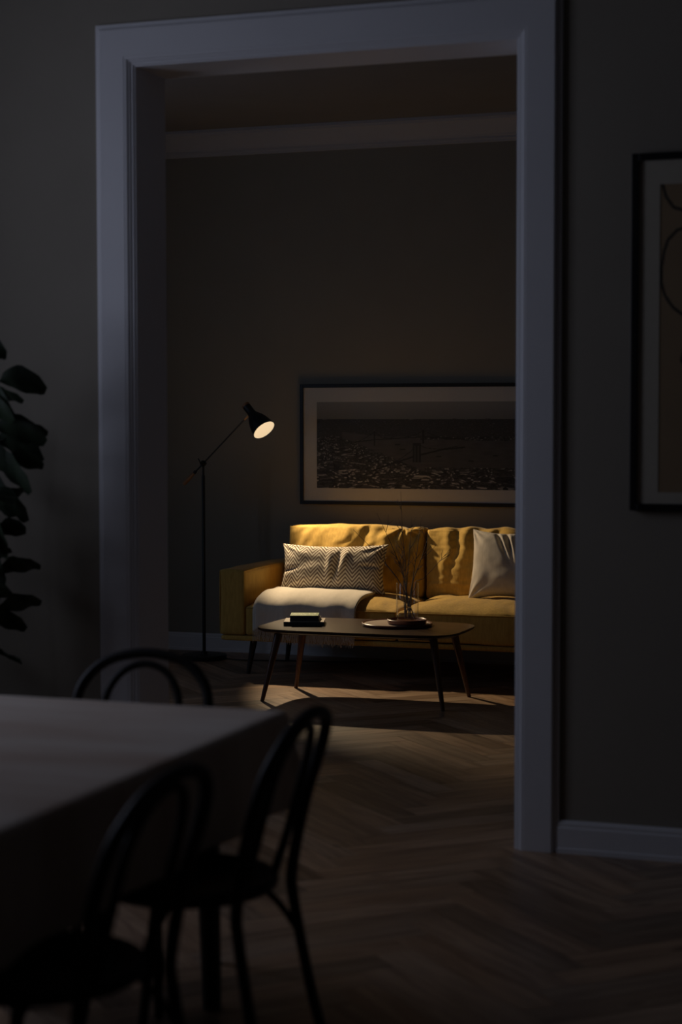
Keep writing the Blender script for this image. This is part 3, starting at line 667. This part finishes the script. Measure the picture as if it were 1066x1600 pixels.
framed('framed_picture', 'tall black-framed tan print with loose dark curved lines on the wall right of the doorway', -1.129, -.28, 1.184, 2.372, YD0, .024, .032, -1.035, -.375, 1.246, 2.268, absink, 240, 360, 'matw')

# dining table -------------------------------------------------------------
DX0, DX1, DY0, DY1, DZ = -2.70, -1.68, 2.30, 4.29, .75
dt = thing('dining_table', 'rectangular dining table with tapered dark legs at the front left, covered with a pale cloth', 'table', ((DX0 + DX1) / 2, (DY0 + DY1) / 2, 0)); doff = -Vector(dt.location)
bm = bmesh.new(); box(bm, (DX0 + .012, DY0 + .012, DZ - .036), (DX1 - .012, DY1 - .012, DZ - .005), .004); link('table_top', bm, M['walnut'], dt).location = doff
bm = bmesh.new(); ins = .11
for a, b in (((DX0 + ins, DY0 + ins, DZ - .12), (DX1 - ins, DY0 + ins + .022, DZ - .036)), ((DX0 + ins, DY1 - ins - .022, DZ - .12), (DX1 - ins, DY1 - ins, DZ - .036)), ((DX0 + ins, DY0 + ins + .022, DZ - .12), (DX0 + ins + .022, DY1 - ins - .022, DZ - .036)), ((DX1 - ins - .022, DY0 + ins + .022, DZ - .12), (DX1 - ins, DY1 - ins - .022, DZ - .036))): box(bm, a, b)
link('apron', bm, M['leg'], dt).location = doff
for sx in (0, 1):
    for sy in (0, 1):
        x = (DX0 + .15, DX1 - .15)[sx]; y = (DY0 + .15, DY1 - .15)[sy]; taper_leg((x, y, DZ - .037), (x + (.0 if sx else -.0), y + (.04 if sy else -.04), 0), .036, .024, M['leg'], dt, dt.location)
def tablecloth():
    Lh = .245; bm = bmesh.new(); r = .012; n_side = 26
    def samples(a, b):
        inn = [a + (b - a) * k / 40 for k in range(41)]; return [a - Lh * k / n_side for k in range(n_side, 0, -1)] + inn + [b + Lh * k / n_side for k in range(1, n_side + 1)]
    xs, ys = samples(DX0, DX1), samples(DY0, DY1)
    def P(x, y):
        ex = max(DX0 - x, 0, x - DX1); ey = max(DY0 - y, 0, y - DY1); bx, by = max(DX0, min(DX1, x)), max(DY0, min(DY1, y))
        sx = 1 if x > DX1 else -1; sy = 1 if y > DY1 else -1
        d = math.hypot(ex, ey)
        if d < 1e-9: return Vector((x, y, DZ + .0008 * fbm((x, y, 0), 5, 2, 1)))
        dirv = Vector((sx * ex / d, sy * ey / d, 0)); q = r * PI / 2
        if d < q: o_, z = r * math.sin(d / r), -r * (1 - math.cos(d / r))
        else: o_, z = r, -(d - q) - r
        per = bx * 1.0 + by * 1.0 if not (ex > 0 and ey > 0) else bx + by + math.atan2(ey, ex) * .12
        wv = min(1, max(0, d - .02) / .15); o_ += wv * (.010 + .010 * math.sin(per * 17 + 1.1) + .010 * fbm((bx, by, 0), 5, 2, 4))
        if ex > 0 and ey > 0: o_ += .055 * wv * math.sin(2 * math.atan2(ey, ex)) ** 2 * .5; z *= .93
        return Vector((bx, by, DZ)) + dirv * o_ + Vector((0, 0, z))
    g = [[bm.verts.new(P(x, y)) for y in ys] for x in xs]
    for i in range(len(xs) - 1):
        for k in range(len(ys) - 1): bm.faces.new((g[i][k], g[i + 1][k], g[i + 1][k + 1], g[i][k + 1]))
    return bm
tcl = link('tablecloth', tablecloth(), M['cloth'], smooth=True); tag(tcl, 'pale grey-beige linen cloth hanging over the edges of the dining table', 'tablecloth')
md = tcl.modifiers.new('thick', 'SOLIDIFY'); md.thickness = .002; md.offset = 1

# bentwood chairs ------------------------------------------------------------
def make_chair(label, loc, rz):
    t = thing('bentwood_chair', label, 'chair', loc, rz, 'black bentwood chairs around the dining table')
    def mir(h): return [(-x, y, z) for x, y, z in h] + [(x, y, z) for x, y, z in h[::-1][1:]]
    half = [(.205, .270, 0), (.190, .228, .18), (.180, .192, .38), (.180, .190, .455), (.187, .216, .60), (.190, .250, .715), (.166, .275, .780), (.105, .294, .829), (0, .301, .848)]
    bm = bmesh.new(); tube(bm, catmull(mir(half), 7), lambda t_: .0145 - .0025 * abs(2 * t_ - 1) ** 3, 12); link('back_hoop', bm, M['bent'], t, smooth=True)
    half = [(.100, .170, .448), (.107, .205, .56), (.109, .240, .690), (.096, .260, .755), (.058, .277, .802), (0, .284, .820)]
    bm = bmesh.new(); tube(bm, catmull(mir(half), 7), .0105, 10); link('inner_hoop', bm, M['bent'], t, smooth=True)
    bm = bmesh.new(); lathe(bm, [(0, .441), (.150, .440), (.196, .436), (.206, .444), (.208, .456), (.200, .466), (.186, .467), (.170, .461), (0, .456)], 56); link('seat', bm, M['bent'], t, auto=40)
    for s in (-1, 1):
        bm = bmesh.new(); tube(bm, catmull([(s * .195, -.205, 0), (s * .180, -.170, .22), (s * .158, -.130, .438)], 8), lambda t_: .011 + .006 * t_, 12); link('leg', bm, M['bent'], t, smooth=True)
    for s in (-1, 1):
        bm = bmesh.new(); tube(bm, catmull([(s * .181, .205, .30), (s * .172, .160, .365), (s * .164, .100, .415), (s * .162, .045, .434)], 6), .0085, 8)
        tube(bm, catmull([(s * .176, -.160, .27), (s * .176, -.115, .345), (s * .172, -.07, .41), (s * .168, -.035, .434)], 6), .0085, 8); link('brace', bm, M['bent'], t, smooth=True)
        return t
def dup(root, loc, rz, label):
    r = root.copy(); COL.objects.link(r); r.location = loc; r.rotation_euler = (0, 0, rz); r['label'] = label
    for ch in list(root.children):
        c = ch.copy(); COL.objects.link(c); c.parent = r
    return r
c0 = make_chair('black bentwood chair at the far short end of the dining table, facing the camera', (-2.145, 4.25, 0), .12)
dup(c0, (-1.695, 3.735, 0), -PI / 2 + .03, 'black bentwood chair on the right side of the table, nearest its far corner')
dup(c0, (-1.69, 3.04, 0), -PI / 2 - .04, 'black bentwood chair on the right side of the table, nearest the camera')

# plant -----------------------------------------------------------------------
pl = thing('fiddle_leaf_plant', 'broad-leaved green potted plant in the left corner beside the doorway', 'plant', (-3.51, 5.80, 0))
bm = bmesh.new(); lathe(bm, [(0, 0), (.13, 0), (.145, .01), (.175, .30), (.178, .33), (.170, .332), (.165, .30), (0, .30)], 48); pot = link('pot', bm, M['pot'], pl, auto=40)
bm = bmesh.new(); lathe(bm, [(0, .302), (.163, .302), (.163, .304), (0, .309)], 40); link('soil', bm, M['soil'], pot)
bm = bmesh.new(); rp = random.Random(4)
trunks = [catmull([(0, 0, .29), (.01, .01, .7), (-.02, .0, 1.15), (.02, -.01, 1.62)], 8), catmull([(.03, -.02, .29), (.07, -.03, .7), (.12, -.05, 1.1), (.15, -.05, 1.45)], 8)]
for tk in trunks: tube(bm, tk, lambda t: .014 - .008 * t, 8)
link('stem', bm, M['stem'], pl, smooth=True)
bm = bmesh.new()
def leaf(base_, d, ln, wd, roll_=None):
    d = d.normalized(); sd = d.cross(Vector((0, 0, 1))).normalized(); upv = sd.cross(d); roll = rp.uniform(.3, 1.25) * (1 if d.x > 0 else -1) if roll_ is None else roll_; sd = (sd * math.cos(roll) + upv * math.sin(roll)).normalized(); upv = sd.cross(d)
    n = 9; rows = []
    for i in range(n + 1):
        t = i / n; wv = wd * (math.sin(PI * t ** .9) ** .6) * (.66 + .5 * t); wv = max(wv, .002); droop = -.28 * ln * t * t
        c_ = base_ + d * ln * t + Vector((0, 0, droop)); rows.append([bm.verts.new(c_ + sd * wv * s / 2 + upv * (.10 * wv * s * s + .006 * math.sin(t * 14 + s))) for s in (-1, -.5, 0, .5, 1)])
    for A, B in zip(rows, rows[1:]):
        for k in range(4): bm.faces.new((A[k], A[k + 1], B[k + 1], B[k]))
for tk in trunks:
    for k in range(26):
        f = .30 + .70 * (k / 25); p = Vector(tk[min(len(tk) - 1, int(f * (len(tk) - 1)))]); a = k * 2.4 + rp.uniform(-.3, .3)
        d = Vector((math.cos(a), math.sin(a) * .45 - .2, rp.uniform(.0, .75))); ln = rp.uniform(.15, .20) * (1.05 - .25 * f); st_ = p + d.normalized() * .07
        tube(bm, [p, st_], .0028, 5); leaf(st_, d, ln, ln * .60)
# leaves placed where the photograph shows them reaching out to the right
for (x, y, z, dx, dy, dz, ln) in  ((-3.42, 5.55, 1.76, .8, -.2, .1, .24), (-3.31, 5.60, 1.63, .9, .05, .12, .22), (-3.36, 5.5, 1.66, .7, -.2, -.4, .25), (-3.38, 5.5, 1.56, .9, -.2, .02, .26), (-3.30, 5.55, 1.46, .8, .1, .05, .23), (-3.40, 5.45, 1.44, .85, .1, -.25, .26), (-3.30, 5.5, 1.36, .8, -.2, -.25, .25), (-3.42, 5.55, 1.30, .7, .1, -.35, .25), (-3.36, 5.5, 1.20, .6, -.1, -.6, .24), (-3.42, 5.55, 1.08, .5, .1, -.6, .24), (-3.45, 5.5, .98, .4, .0, -.8, .22), (-3.40, 5.48, 1.70, .6, -.3, .3, .22), (-3.33, 5.46, 1.56, .9, -.1, -.12, .20), (-3.33, 5.6, 1.42, .9, .1, -.1, .22), (-3.38, 5.44, 1.34, .5, -.3, -.5, .23), (-3.33, 5.55, 1.24, .8, .0, -.3, .20), (-3.40, 5.5, 1.14, .6, -.2, -.2, .22)):
    x -= .03; y += .16; ln *= .85
    leaf(Vector((x, y, z)) - pl.location, Vector((dx, dy, dz)), ln, ln * .66, 1.1)
    tube(bm, [Vector((x, y, z)) - pl.location, Vector((x - .13, y, z - .06)) - pl.location], .003, 5)
fo = link('foliage', bm, M['leaf'], pl, smooth=True)
